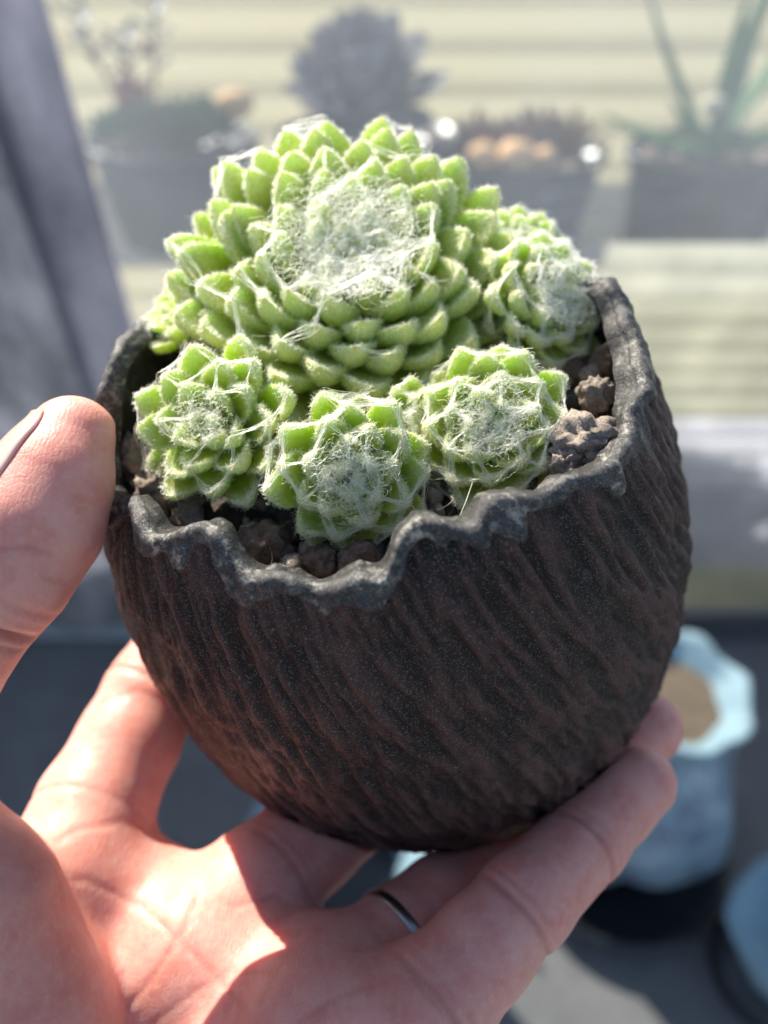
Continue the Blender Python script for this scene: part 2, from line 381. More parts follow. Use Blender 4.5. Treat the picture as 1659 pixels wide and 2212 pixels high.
NU, NSL = 16, 18
def leaf_shape(L, Wd, T, e0, e1, s_bend=1.4, seed=0, blunt=.78, path=None, cup=.14):
    s = np.linspace(0, 1, NSL)
    if path is None:
        e = np.radians(e0+(e1-e0)*s**s_bend)
        x = np.concatenate([[0], np.cumsum(np.cos(e[:-1])*L/(NSL-1))]); z = np.concatenate([[0], np.cumsum(np.sin(e[:-1])*L/(NSL-1))])
    else:
        p0, p1, p2, p3 = (np.array(p) for p in path); q = s[:, None]
        C_ = (1-q)**3*p0+3*(1-q)**2*q*p1+3*(1-q)*q*q*p2+q**3*p3; x, z = C_[:, 0], C_[:, 1]
        e = np.unwrap(np.arctan2(np.gradient(z), np.gradient(x))); L = float(np.hypot(np.diff(x), np.diff(z)).sum())
    wd = Wd*(.55+.45*np.sin(np.clip(s/blunt, 0, 1)*np.pi/2)**1.2)
    tail = np.clip((s-blunt)/(1-blunt), 0, 1); wd = wd*np.clip(1-tail**1.7, 0, 1)**.85
    tk = T*(.75+.35*np.sin(s*np.pi*.9))*np.clip(1-tail**2.2, 0, 1)**.65; tk[-1] = 0; wd[-1] = 0
    tk[-2] = max(tk[-2], T*.3); wd[-2] = max(wd[-2], Wd*.18)
    a = np.linspace(0, 2*np.pi, NU, endpoint=False)
    rng = np.random.default_rng(seed); tw = rng.normal()*.12; side = rng.normal()*.05
    V = np.zeros((NSL, NU, 3)); Nn = np.zeros_like(V)
    cu = np.cos(a); su = np.sin(a)
    y = wd[:, None]*.5*cu
    up = np.where(su > 0, .34*su*(1+.35*np.sin(s*9+seed)[:, None]*0), 1.0*su)*tk[:, None]*.62 + cup*wd[:, None]*np.abs(cu)**2.2
    nx, nzv = -np.sin(e), np.cos(e)
    V[..., 0] = x[:, None]+up*nx[:, None]; V[..., 2] = z[:, None]+up*nzv[:, None]; V[..., 1] = y+side*s[:, None]**2*L
    # twist
    ang = tw*s; yy = V[..., 1].copy(); uu = up
    V[..., 1] = yy*np.cos(ang)[:, None]
    V[..., 2] += yy*np.sin(ang)[:, None]*nzv[:, None]; V[..., 0] += yy*np.sin(ang)[:, None]*nx[:, None]
    along = np.broadcast_to(s[:, None], (NSL, NU)); edge = np.broadcast_to(np.abs(cu), (NSL, NU))
    return V, along, edge
LF = grid_faces(NSL, NU)

def rosette(label, center, axis, R, N, seed, disc=.40, drop=.12, low=.16, hookf=.16, pw=.62, thick=.58, cup=.12, mats=(M_LEAF, M_HAIR), leaf_w=.5, height=.5, fuzz=90, cord=1.0, mat_n=900, spin=0.0, cords_r=.0021, hr_=.0021):
    rng = np.random.default_rng(seed)
    A = np.array(axis, float); A /= np.linalg.norm(A)
    X = np.cross([0, 1, .1], A); X /= np.linalg.norm(X); Y = np.cross(A, X)
    B = np.stack([X, Y, A], 1)                 # local -> world
    C0 = np.array(center, float)               # middle of the crown's top disc
    root = empty('cobweb_houseleek', C0)
    tag(root, label, 'succulent', 'cobweb houseleeks growing in the egg-shaped pot')
    # stem core
    ZB = -R*height
    pr = [(.02, ZB+R*.12), (R*.12, ZB+R*.08), (R*.22, ZB-R*.1), (R*.2, ZB-R*.3), (R*.14, ZB-R*.8)]
    Vst, Fst = lathe(pr, 14); mesh_obj('stem', Vst@B.T, Fst, M_STEM, root)
    H = Hairs(); Fz = Hairs(); tips = []; mids = []
    ZB = -R*height
    for i in range(N):
        t_ = (i+.5)/N
        phi = i*rad(137.508)+spin+rng.normal()*.035
        ti = min(1, t_/(1-low)); ex = max(0, (t_-(1-low))/low) if low else 0
        tr_ = ti**pw; inn = max(0, 1-tr_/disc)
        rt = R*(tr_-.04*ex)*rng.uniform(.97, 1.03)
        zt = R*(-drop*tr_**2.6-.30*ex-.10*inn)+rng.normal()*.012*R
        rb = R*(.03+.17*ti); zb = ZB-R*.12*ti-R*.22*ex
        rise = zt-zb; out = rt-rb
        hook = R*hookf*(1-.45*ti)
        path = ((rb, zb), (rb+out*.45, zb+rise*(.15+.15*(1-ti))), (rt-out*.10+hook*.3, zt-rise*.30-hook*.3), (rt-hook*.10-R*.13*inn**.5*min(1, tr_/disc*2), zt))
        wdt = leaf_w*R*.46*(.36+.64*min(1, tr_/.62)**.8)*rng.uniform(.93, 1.07); T = wdt*thick*rng.uniform(.93, 1.08)
        V, al, ed = leaf_shape(0, wdt, T, 0, 0, 1.7, seed*131+i, path=path, blunt=.62, cup=cup)
        cp, sp = math.cos(phi), math.sin(phi)
        Rz = np.array([[cp, -sp, 0], [sp, cp, 0], [0, 0, 1]])
        Vw = V@Rz.T@B.T
        dead = ex > .55 and rng.random() < .4
        o = mesh_obj('leaf', Vw.reshape(-1, 3), LF[:, ::-1].copy(), M_DRY if dead else mats[0], root)
        fattr(o, 'along', al.ravel()); fattr(o, 'edge', ed.ravel()); fattr(o, 'rnd', np.full(al.size, rng.random())); fattr(o, 'wool', np.full(al.size, min(1, inn*1.8)))
        # normals on the grid
        du = np.roll(Vw, -1, 1)-np.roll(Vw, 1, 1); dv = np.gradient(Vw, axis=0); Nn = np.cross(dv, du); Nn /= np.linalg.norm(Nn, axis=-1, keepdims=True)+1e-9
        cen = Vw.mean(1, keepdims=True); Nn *= np.sign((Nn*(Vw-cen)).sum(-1, keepdims=True)+1e-9)
        tips.append((Vw[-1].mean(0), Nn[-5, NU//4], i)); mids.append(Vw[NSL//2].mean(0))
        fwd = Vw[-1].mean(0)-Vw[-4].mean(0); fwd /= np.linalg.norm(fwd)
        # matted down near the tip
        nf = int(fuzz*(.8+.5*t_))
        si = np.clip((NSL-1)*(1-np.abs(rng.normal(size=nf))*.13)-rng.uniform(0, 1.2, nf), 3, NSL-1.001); ui = rng.integers(0, NU, nf)
        mg = rng.random(nf) < .35; si = np.where(mg, rng.uniform(NSL*.38, NSL-2, nf), si); ui = np.where(mg, rng.choice([0, NU-1, NU//2, NU-2, NU//2+1, 1, NU//2-1], nf), ui)
        s0 = si.astype(int); f_ = (si-s0)[:, None]; u2 = (ui+1) % NU; g_ = rng.uniform(0, 1, nf)[:, None]
        Pq = (Vw[s0, ui]*(1-f_)+Vw[np.minimum(s0+1, NSL-1), ui]*f_)*(1-g_)+(Vw[s0, u2]*(1-f_)+Vw[np.minimum(s0+1, NSL-1), u2]*f_)*g_
        Nq = Nn[s0, ui]; dr = Nq*.45+fwd*rng.normal(size=(nf, 1))*.6+rng.normal(size=(nf, 3))*.45; dr /= np.linalg.norm(dr, axis=1, keepdims=True)
        Fz.add(wander(Pq, dr, rng.uniform(.025, .075, nf), 4, .6, rng), hr_*1.2, hr_*.6)
        # short velvet along the margins
        ne = int(fuzz*.55); si = rng.uniform(4, NSL-2, ne).astype(int); ue = rng.choice([0, 1, NU-1, NU//2, NU//2+1, NU//2-1], ne)
        Pq = Vw[si, ue]; dr = Nn[si, ue]+rng.normal(size=(ne, 3))*.35; dr /= np.linalg.norm(dr, axis=1, keepdims=True)
        Fz.add(wander(Pq, dr, rng.uniform(.035, .09, ne), 4, .3, rng), hr_*.75, hr_*.4)
    TP = np.array([x[0] for x in tips]); tr_s = np.array([min(1, (i+.5)/N/(1-low))**pw for i in range(N)])
    # cobweb cords between neighbouring tips
    for i in range(N):
        d = np.linalg.norm(TP-TP[i], axis=1)
        for st_ in (5, 8, 13):
            j = i+st_
            if j >= N: continue
            dd = d[j]
            if dd > R*(.54 if R < 1.2 else .30) or (st_ in (3, 13) and R < 1.2) or (rng.random() > (.85 if R < 1.2 else .20 if tr_s[i] > disc else .5)): continue
            nb = int(rng.integers(7, 16)*cord); k = 7; u = np.linspace(0, 1, k)[None, :, None]
            tight = .008+.03*R*rng.random()**3
            jit = rng.normal(size=(nb, 1, 3)); a0 = TP[i]+rng.normal(size=(nb, 1, 3))*.035; b0 = TP[j]+rng.normal(size=(nb, 1, 3))*.035
            sag = -A*dd*.10*rng.uniform(.2, 1.2)
            P = a0*(1-u)+b0*u+(jit*tight+sag)*np.sin(u*np.pi)
            pinch = np.sin(u*np.pi)**1.5*.65; P = P*(1-pinch)+((TP[i]*(1-u)+TP[j]*u)+sag*np.sin(u*np.pi)+jit*tight*.5)*pinch
            P = P+rng.normal(size=P.shape)*.006
            H.add(P, cords_r, cords_r)
        # loose single strands to farther tips
        for q in range(1 if rng.random() < .7 else 0):
            j = rng.integers(0, N)
            if .1 < d[j] < R*(.75 if R < 1.2 else .4):
                u = np.linspace(0, 1, 9)[None, :, None]
                P = TP[i]*(1-u)+TP[j]*u+(A*rng.normal()*.06+rng.normal(size=3)*.06)*np.sin(u*np.pi)+rng.normal(size=(1, 9, 3))*.012
                H.add(P, cords_r*.75, cords_r*.75)
        # fans running down from the tip over the leaf faces
        nfn = int(3*cord); base_ = np.repeat((TP[i]*.86+mids[i]*.14)[None], nfn, 0)+rng.normal(size=(nfn, 3))*.02
        dr = (mids[i]-TP[i]); dr = dr/np.linalg.norm(dr)+rng.normal(size=(nfn, 3))*.55+A*.35; dr /= np.linalg.norm(dr, axis=1, keepdims=True)
        H.add(wander(base_, dr, rng.uniform(.12, .34, nfn)*(R/2)**.4, 7, .28, rng), cords_r*.8, cords_r*.4)
    # the woolly disc over the growing point
    rd = R*disc; ctr = A*(-.05*R); so_ = seed*3.7
    def edge_r(an): return rd*(1+.16*np.array([mn.noise(Vector((math.cos(q)*1.6, math.sin(q)*1.6, so_))) for q in np.ravel(an)]).reshape(np.shape(an))+.07*np.array([mn.noise(Vector((math.cos(q)*5, math.sin(q)*5, so_))) for q in np.ravel(an)]).reshape(np.shape(an)))
    a = rng.uniform(0, 2*np.pi, mat_n); er = edge_r(a); rr = er*np.minimum(1.3, np.where(rng.random(mat_n) < .6, np.sqrt(rng.uniform(0, .9, mat_n)), np.abs(rng.normal(size=mat_n))*.62+.25))
    ln = rng.uniform(.2, .7, mat_n)*rd; K = 9; u = np.linspace(-.5, .5, K)[None, :]
    hd = np.where(rng.random(mat_n) < .5, a+np.pi/2+rng.normal(size=mat_n)*.45, rng.uniform(0, 2*np.pi, mat_n))
    bend = rng.normal(size=mat_n)*1.8+np.where(rr > .6*rd, ln/np.maximum(rr, .1), 0)
    th_ = hd[:, None]+bend[:, None]*(u+.5)
    xs = (rr*np.cos(a))[:, None]+np.cumsum(np.cos(th_), 1)*ln[:, None]/K-np.cos(hd)[:, None]*ln[:, None]*.5
    ys = (rr*np.sin(a))[:, None]+np.cumsum(np.sin(th_), 1)*ln[:, None]/K-np.sin(hd)[:, None]*ln[:, None]*.5
    rq = np.hypot(xs, ys)/rd; over = np.maximum(1, rq/1.25); xs /= over; ys /= over; rq = np.minimum(rq, 1.25)
    hz = (-.16+.26*np.minimum(rq, 1)**2.2)*rd+np.abs(rng.normal(size=(mat_n, 1)))*.035*R**.5+np.abs(rng.normal(size=(mat_n, 1)))*np.sin((u+.5)*np.pi)*.045*R**.5
    P = ctr+xs[..., None]*X+ys[..., None]*Y+hz[..., None]*A+rng.normal(size=(mat_n, K, 3))*.007
    H.add(P, cords_r*.8, cords_r*.7)
    H.build('cobweb', mats[1], root); Fz.build('leaf_down', M_FUZZ, root)
    return root

rosette('largest cobweb houseleek, a broad domed rosette in the middle with a white woolly centre', W(755, 514, 9.75), (.03, -.47, .88), 2.58, 106, 3,
        disc=.345, drop=.20, low=.17, pw=.60, leaf_w=.60, height=.56, fuzz=700, mat_n=1700, cord=.9, hookf=.12, thick=.50, cup=.16)
sm = dict(mats=(M_LEAF2, M_HAIR), pw=.6, thick=.44, cup=.22)
rosette('small round cobweb houseleek on the lower right, just inside the right front rim', W(1066, 908, 8.8), (-.10, -.62, .78), 1.07, 36, 11, disc=.42, drop=.22, low=.2, leaf_w=.98, mat_n=520, fuzz=260, cord=1.1, hookf=.26, **sm)
rosette('shaded small cobweb houseleek at the bottom centre with grey wool, directly above the front rim', W(760, 1032, 8.45), (.08, -.76, .64), 1.03, 33, 12, disc=.42, drop=.25, low=.2, leaf_w=1.0, mat_n=520, fuzz=260, cord=1.1, hookf=.26, **sm)
rosette('sunlit open cobweb houseleek on the lower left beside the reddish soil clods', W(432, 905, 8.95), (-.30, -.60, .74), 1.14, 28, 13, disc=.30, drop=.16, low=.2, leaf_w=.92, mat_n=260, fuzz=320, cord=.6, hookf=.12, **sm)
rosette('cobweb houseleek on the far right facing right, pressed against the right rim wall', W(1222, 632, 10.0), (.42, -.50, .72), 1.06, 35, 14, disc=.48, drop=.25, low=.22, leaf_w=.95, mat_n=700, fuzz=260, cord=1.2, hookf=.28, **sm)
rosette('small pale houseleek behind the far right one, half hidden by the largest rosette', W(1135, 505, 11.0), (.15, -.30, .92), .85, 30, 15, disc=.3, drop=.2, leaf_w=.95, mat_n=200, fuzz=100, cord=.5, **sm)
rosette('small bright green houseleek poking out at the back left above the left rim', W(385, 630, 10.6), (-.50, -.15, .80), .88, 24, 16, disc=.2, drop=.1, leaf_w=.95, mat_n=80, fuzz=100, cord=.4, hookf=.02, **sm)
rosette('tiny dusty houseleek squeezed under the largest rosette between the two lower ones', W(900, 905, 9.2), (.05, -.70, .70), .55, 22, 17, disc=.35, drop=.2, leaf_w=.95, mat_n=150, fuzz=80, cord=1.2, **sm)

fib = Hairs(); rf = np.random.default_rng(5); st_ = []
for k in range(60):
    a = rf.uniform(0, 6.28); r = 3.3*math.sqrt(rf.uniform(.1, 1)); st_.append(soil_pt(r*math.cos(a), r*math.sin(a))+PA*rf.uniform(.08, .28))
dr = rf.normal(size=(60, 3)); dr -= (dr@PA)[:, None]*PA*.8; dr /= np.linalg.norm(dr, axis=1, keepdims=True)
fib.add(wander(np.array(st_), dr, rf.uniform(.3, 1.0, 60), 9, .22, rf), .009, .004)
o = fib.build('root_fibres', hair_mat('root_fibre', (.42, .33, .24)), None); tag(o, 'thin dry root fibres lying on the potting soil', 'roots')

# ------------------------------------------------------------------ the hand (one continuous surface from a smooth distance field)
def chain(pts): return [(W(a, b, d), r) for a, b, d, r in pts]
FINGERS = {
 'index': chain([(150, 1905, 10.9, .98), (205, 1745, 11.6, .90), (280, 1600, 12.3, .83), (330, 1495, 12.8, .80), (400, 1375, 13.3, .72), (500, 1270, 13.9, .62)]),
 'middle': chain([(430, 2050, 10.6, .98), (555, 1915, 11.2, .86), (668, 1815, 11.9, .81), (790, 1720, 12.6, .78), (930, 1620, 13.6, .68)]),
 'ring': chain([(700, 2160, 10.1, .95), (790, 2105, 10.4, .80), (861, 2040, 10.8, .765), (960, 1960, 11.3, .74), (1070, 1890, 12.0, .72), (1230, 1735, 13.0, .66), (1398, 1570, 13.4, .62)]),
 'pinky': chain([(865, 2250, 9.3, .84), (950, 2150, 9.6, .73), (1043, 2047, 9.9, .66), (1135, 1945, 10.2, .635), (1260, 1815, 10.95, .605), (1330, 1735, 11.3, .57), (1383, 1690, 11.5, .54)]),
 'thumb': chain([(158, 950, 9.25, .545), (118, 1035, 9.05, .665), (70, 1130, 8.9, .79), (5, 1235, 8.75, .76), (-60, 1320, 8.7, .70), (-120, 1410, 8.7, .70), (-230, 1600, 8.8, .95), (-260, 1830, 8.9, 1.15)]),
}
PALM = chain([(150, 1905, 10.9, 1.0), (300, 1990, 11.2, 1.05), (430, 2060, 10.7, 1.0), (560, 2130, 10.4, 1.0), (690, 2150, 10.1, .95)]) 
PALM2 = chain([(200, 2100, 11.3, 1.25), (420, 2260, 10.9, 1.3), (600, 2330, 10.3, 1.2)])
PALM3 = chain([(150, 2450, 10.6, 1.6), (500, 2560, 10.2, 1.6)])
THENAR = chain([(-260, 1830, 8.9, 1.15), (-150, 2020, 8.9, 1.42), (-60, 2250, 9.0, 1.58), (60, 2500, 9.6, 1.8), (250, 2900, 10.4, 2.0)])
HYPO = chain([(865, 2250, 9.3, .90), (700, 2275, 9.3, 1.16), (620, 2400, 9.4, 1.35), (520, 2650, 9.4, 1.6), (420, 2950, 10.2, 1.9)])
CREASES = [('pinky', W(1099, 1947, 10.0), .05), ('pinky', W(1245, 1825, 10.85), .05), ('pinky', W(915, 2120, 9.2), .04), ('thumb', W(15, 1345, 8.7), .13), ('index', W(330, 1480, 12.8), .05), ('index', W(190, 1745, 11.6), .03),
           ('middle', W(600, 1880, 11.3), .03), ('thumb', W(45, 1285, 8.75), .03)]

def cap_field(G, segs, k):
    D = None
    for (a, ra), (b, rb) in zip(segs[:-1], segs[1:]):
        ab = (b-a).astype(np.float32); L2 = float(ab@ab); pa = G-a.astype(np.float32)
        h = np.clip((pa@ab)/L2, 0, 1)
        d = np.sqrt(((pa-h[..., None]*ab)**2).sum(-1))-(ra+(rb-ra)*h)
        D = d if D is None else smin(D, d, k)
    return D
def smin(a, b, k):
    h = np.clip(.5+.5*(b-a)/k, 0, 1); return b+(a-b)*h-k*h*(1-h)
def hand_field(G):
    G = G.astype(np.float32)
    palm = smin(cap_field(G, PALM, .5), cap_field(G, PALM2, .6), .7)
    palm = smin(palm, cap_field(G, PALM3, .6), 1.0)
    palm = smin(palm, cap_field(G, HYPO, .35), .45)
    th = smin(cap_field(G, FINGERS['thumb'], .22), cap_field(G, THENAR, .4), .3)
    D = smin(palm, th, .35)
    out = D
    for n in ('index', 'middle', 'ring', 'pinky'):
        out = np.minimum(out, smin(D, cap_field(G, FINGERS[n], .16), .38))
    # flesh gives where it presses on the pot
    h, r, _ = pot_local(G.astype(np.float64)); pd = (r-(prof(h)+.03))*.95
    return np.maximum(out, -pd.astype(np.float32)+.0)
def surface_nets(lo, hi, step):
    n = np.ceil((hi-lo)/step).astype(int)+1
    D = np.empty(n, dtype=np.float32); ys = lo[1]+step*np.arange(n[1]); zs = lo[2]+step*np.arange(n[2])
    for i in range(0, n[0], 16):
        xs = lo[0]+step*np.arange(i, min(i+16, n[0])); G = np.stack(np.meshgrid(xs, ys, zs, indexing='ij'), -1); D[i:i+16] = hand_field(G)
    D[0] = D[-1] = 1; D[:, 0] = D[:, -1] = 1; D[:, :, 0] = D[:, :, -1] = 1
    S = D < 0; c = np.zeros(n-1, dtype=np.int8)
    for dx in (0, 1):
        for dy in (0, 1):
            for dz in (0, 1): c += S[dx:n[0]-1+dx, dy:n[1]-1+dy, dz:n[2]-1+dz]
    act = (c > 0) & (c < 8); idx = -np.ones(act.shape, dtype=np.int64); ijk = np.argwhere(act); idx[act] = np.arange(len(ijk))
    acc = np.zeros((len(ijk), 3)); cnt = np.zeros(len(ijk))
    cor = [(a, b, c_) for a in (0, 1) for b in (0, 1) for c_ in (0, 1)]
    for p in cor:
        for ax in range(3):
            if p[ax]: continue
            q = list(p); q[ax] = 1
            d0 = D[tuple((ijk+p).T)]; d1 = D[tuple((ijk+q).T)]; m = (d0 < 0) != (d1 < 0)
            t_ = np.where(m, d0/(d0-d1+1e-12), 0); pt = np.array(p, float)+t_[:, None]*(np.array(q)-np.array(p)); acc[m] += pt[m]; cnt[m] += 1
    V = lo+step*(ijk+acc/cnt[:, None])
    Fs = []
    for ax in range(3):
        s0 = [slice(None)]*3; s1 = [slice(None)]*3; s0[ax] = slice(0, -1); s1[ax] = slice(1, None)
        A_, B_ = S[tuple(s0)], S[tuple(s1)]; e = np.argwhere(A_ != B_)
        o1, o2 = [a for a in range(3) if a != ax]
        ok = (e[:, o1] > 0) & (e[:, o2] > 0) & (e[:, o1] < n[o1]-1) & (e[:, o2] < n[o2]-1); e = e[ok]
        def at(d1, d2):
            q = e.copy(); q[:, o1] -= d1; q[:, o2] -= d2; return idx[tuple(q.T)]
        quad = np.stack([at(1, 1), at(0, 1), at(0, 0), at(1, 0)], 1); fl_ = A_[tuple(e.T)]
        if ax == 1: fl_ = ~fl_
        quad[~fl_] = quad[~fl_][:, ::-1]; Fs.append(quad)
    return V, np.concatenate(Fs)
lo = np.array([-9.2, -11.5, -12.5]); hi = np.array([5.8, 3.0, 6.0])
HV, HF = surface_nets(lo, hi, .105)
def grad(P, e=.03):
    g = np.zeros_like(P)
    for a in range(3):
        d = np.zeros(3); d[a] = e; g[:, a] = (hand_field(P+d)-hand_field(P-d))/(2*e)
    return g/(np.linalg.norm(g, axis=1, keepdims=True)+1e-9)
g = grad(HV)
for _ in range(2): HV = HV-hand_field(HV)[:, None]*grad(HV)*.9
# one round of quad subdivision by midpoint so that creases get enough points
def subdivide(V, Fq):
    E = np.concatenate([Fq[:, [0, 1]], Fq[:, [1, 2]], Fq[:, [2, 3]], Fq[:, [3, 0]]]); Es = np.sort(E, 1)
    key = Es[:, 0].astype(np.int64)*len(V)+Es[:, 1]; uq, inv = np.unique(key, return_inverse=True)
    ev = np.stack([uq//len(V), uq % len(V)], 1); em = V[ev].mean(1); fc = V[Fq].mean(1)
    nV = np.concatenate([V, em, fc]); nf = len(Fq); ei = (inv.reshape(4, nf)+len(V)).T; ci = (np.arange(nf)+len(V)+len(em))
    out = [np.stack([Fq[:, k], ei[:, k], ci, ei[:, (k+3) % 4]], 1) for k in range(4)]
    return nV, np.concatenate(out)
HV, HF = subdivide(HV, HF)
for _ in range(2): HV = HV-hand_field(HV)[:, None]*grad(HV)*.9
g = grad(HV)
crs = np.zeros(len(HV))
for fn, cp, dep in CREASES:
    segs = FINGERS[fn]; best = min(range(len(segs)-1), key=lambda i: np.linalg.norm((segs[i][0]+segs[i+1][0])/2-cp))
    ax = segs[best+1][0]-segs[best][0]; ax /= np.linalg.norm(ax)
    bow = np.cross(ax, FW); bow /= np.linalg.norm(bow); d = HV-cp
    s_ = d@ax+.12*(d@bow)**2
    side = np.clip(-(g@FW)*1.5+.4, 0, 1)
    near = np.exp(-(np.linalg.norm(d, axis=1)/1.0)**6)
    wv = (np.exp(-(s_/.055)**2)+.45*np.exp(-((s_-.16)/.04)**2))*near*side
    crs = np.maximum(crs, wv*min(1, dep*14)); HV = HV-g*(wv*dep)[:, None]
LINES = [([(60, 1900), (190, 1900), (310, 1960), (420, 2060), (540, 2190)], .030), ([(250, 2210), (330, 2110), (400, 2000), (430, 1930)], .022), ([(100, 1830), (170, 1790), (260, 1775), (345, 1800)], .025),
         ([(640, 2212), (740, 2150), (860, 2110), (960, 2130)], .020), ([(980, 2212), (905, 2130), (870, 2075)], .03), ([(500, 1960), (590, 1935), (640, 1965)], .03), ([(215, 1520), (300, 1490), (390, 1530)], .02),
         ([(90, 1245), (160, 1268), (220, 1240)], .02), ([(-10, 1190), (60, 1180), (110, 1200)], .014), ([(560, 2170), (620, 2060), (650, 2010)], .014), ([(330, 2212), (420, 2140), (500, 2100), (600, 2100)], .014)]
dd_ = HV-CAM; zz_ = dd_@FW; pu = 829.5+1600*(dd_@RT)/zz_; pv = 1106-1600*(dd_@UP)/zz_; front = np.clip(-(g@FW)*2, 0, 1)
for ln_, dep in LINES:
    best = np.full(len(HV), 1e9)
    for (xa, ya), (xb, yb) in zip(ln_[:-1], ln_[1:]):
        ab = np.array([xb-xa, yb-ya], float); q = np.stack([pu-xa, pv-ya], 1); h_ = np.clip(q@ab/(ab@ab), 0, 1); best = np.minimum(best, np.linalg.norm(q-h_[:, None]*ab, axis=1))
    wv = np.exp(-(best/7.5)**2)*front; HV = HV-g*(wv*dep*.6)[:, None]; crs = np.maximum(crs, wv*.5)
hand = mesh_obj('person', HV, HF, M_SKIN)
fattr(hand, 'crease', crs)
tag(hand, 'bare left hand of a person holding up the egg-shaped pot, thumb on its rim', 'person')
# thumbnail on the far-left side of the thumb tip
def nail(finger, tip_i, out_dir, L, Wd, parent):
    p0, r0_ = FINGERS[finger][0]; p1, r1_ = FINGERS[finger][tip_i]
    ax = p0-p1; ax /= np.linalg.norm(ax); up = out_dir-ax*(out_dir@ax); up /= np.linalg.norm(up); sd = np.cross(ax, up)
    Vn = []; nu, nv = 17, 15
    for top in (0, 1):
        for i in range(nv):
            for j in range(nu):
                u = j/(nu-1)*2-1; v = i/(nv-1)
                wv = Wd*(1-.25*(max(0, v-.75)/.25)**2-.35*(max(0, .2-v)/.2)**2)
                ang = u*wv; base_ = p1+(p0-p1)*0+ax*(L*(v-.05)); q = base_+(up*math.cos(ang)+sd*math.sin(ang))*3
                for _ in range(24): q = q-(up*math.cos(ang)+sd*math.sin(ang))*float(hand_field(q[None])[0])*.9
                q = q+(up*math.cos(ang)+sd*math.sin(ang))*(.035*top-.02+.02*v); Vn.append(q)
    Vn = np.array(Vn); f1 = grid_faces(nv, nu, False); n_ = nv*nu; f2 = f1[:, ::-1]+n_
    ring = [i for i in range(nu)]+[i*nu+nu-1 for i in range(1, nv)]+[(nv-1)*nu+j for j in range(nu-2, -1, -1)]+[i*nu for i in range(nv-2, 0, -1)]
    f3 = np.array([[a, a+n_, b+n_, b] for a, b in zip(ring, ring[1:]+ring[:1])])
    return mesh_obj('fingernail', Vn, np.concatenate([f1, f2, f3]), M_NAIL, parent)
nail('thumb', 2, np.array([-.68, .24, .72]), 1.30, .80, hand)
# ring
rt = empty('ring', W(845, 2005, 11.0)); tag(rt, 'thin silver ring with a small clear stone on the ring finger', 'ring')
pa_, cen, pb_ = (FINGERS['ring'][q][0] for q in (1, 2, 3))
ax = pb_-pa_; ax /= np.linalg.norm(ax); b1_ = np.cross(ax, [0, 0, 1.]); b1_ /= np.linalg.norm(b1_); b2_ = np.cross(ax, b1_)
Vr = []; na, nb_ = 64, 14; rr_ = .80
for i in range(na):
    a = 2*math.pi*i/na
    for j in range(nb_):
        b = 2*math.pi*j/nb_; Vr.append(cen+(b1_*math.cos(a)+b2_*math.sin(a))*(rr_+.028*math.cos(b))+ax*.075*math.sin(b))
Vr = np.array(Vr)-np.array(rt.location); f = grid_faces(na, nb_); f = np.concatenate([f, np.array([[(na-1)*nb_+j, (na-1)*nb_+(j+1) % nb_, (j+1) % nb_, j] for j in range(nb_)])])
mesh_obj('band', Vr, f, M_SILVER, rt)
tocam = CAM-cen; tocam -= ax*(tocam@ax); tocam /= np.linalg.norm(tocam); sdv = np.cross(ax, tocam); sdv /= np.linalg.norm(sdv)
if sdv[0] < 0: sdv = -sdv
gp = cen+(tocam*.25+sdv*.97)*(rr_+.05)
Vg, Fg = rocky(0, (.10, .10, .10), 77, 0, 1); o = mesh_obj('stone_setting', Vg+gp-np.array(rt.location), Fg, M_GEM, rt, False)

# ------------------------------------------------------------------ background
GZ = 8.9-70
t = NT('grey_paving'); a = t.noise(.35, 5, .6); b = t.noise(3.5, 4, .8)
t.set(Base_Color=t.mix(t.rng(b, .35, .7, 0, .7), t.ramp(a, [(.3, (.115, .11, .105)), (.7, (.19, .182, .175))]), (.29, .28, .27)), Roughness=.85); t.bump(b, .6, .2)
ground = mesh_obj('floor', [(-600, -300, GZ), (600, -300, GZ), (600, 40.6, GZ), (-600, 40.6, GZ)], [(0, 1, 2, 3)], t.m)
tag(ground, 'dark grey mottled floor', kind='structure')
M_PALE = simple('pale_paving', (.52, .51, .47), .9, .12, .12)
g2 = mesh_obj('paving', [(-600, 40.6, GZ+.4), (600, 40.6, GZ+.4), (600, 1500, GZ+.4), (-600, 1500, GZ+.4)], [(0, 1, 2, 3)], M_PALE)
tag(g2, 'pale sunlit paving beyond the glass', kind='structure')

def box(x0, x1, y0, y1, z0, z1, bev=0.0):
    V = np.array([(x, y, z) for x in (x0, x1) for y in (y0, y1) for z in (z0, z1)], float)
    return V, np.array([[0, 1, 3, 2], [4, 6, 7, 5], [0, 4, 5, 1], [2, 3, 7, 6], [0, 2, 6, 4], [1, 5, 7, 3]])
# grey rendered post with panel seams
def backlit(t, frac, col):
    tr = t.n('ShaderNodeBsdfTranslucent')
    if hasattr(col, 'links'): t.lk(col, tr.inputs[0])
    else: tr.inputs[0].default_value = (*col, 1)
    mx = t.n('ShaderNodeMixShader'); mx.inputs[0].default_value = frac
    t.lk(t.b.outputs[0], mx.inputs[1]); t.lk(tr.outputs[0], mx.inputs[2]); t.lk(mx.outputs[0], t.out.inputs[0]); return t.m
def fabric(name, a_, b_, c_, frac):
    t = NT(name); a = t.noise(.22, 6, .65, t.mapped((1, 1, .4))); b = t.noise(2.2, 5, .7)
    c = t.mix(t.rng(b, .35, .7, 0, .45), t.ramp(a, [(.3, a_), (.68, b_)]), c_)
    t.set(Base_Color=c, Roughness=.9); t.bump(b, .7, .3); return backlit(t, frac, c)
M_POST = fabric('grey_cloth', (.10, .11, .14), (.48, .50, .57), (.58, .60, .66), .65)
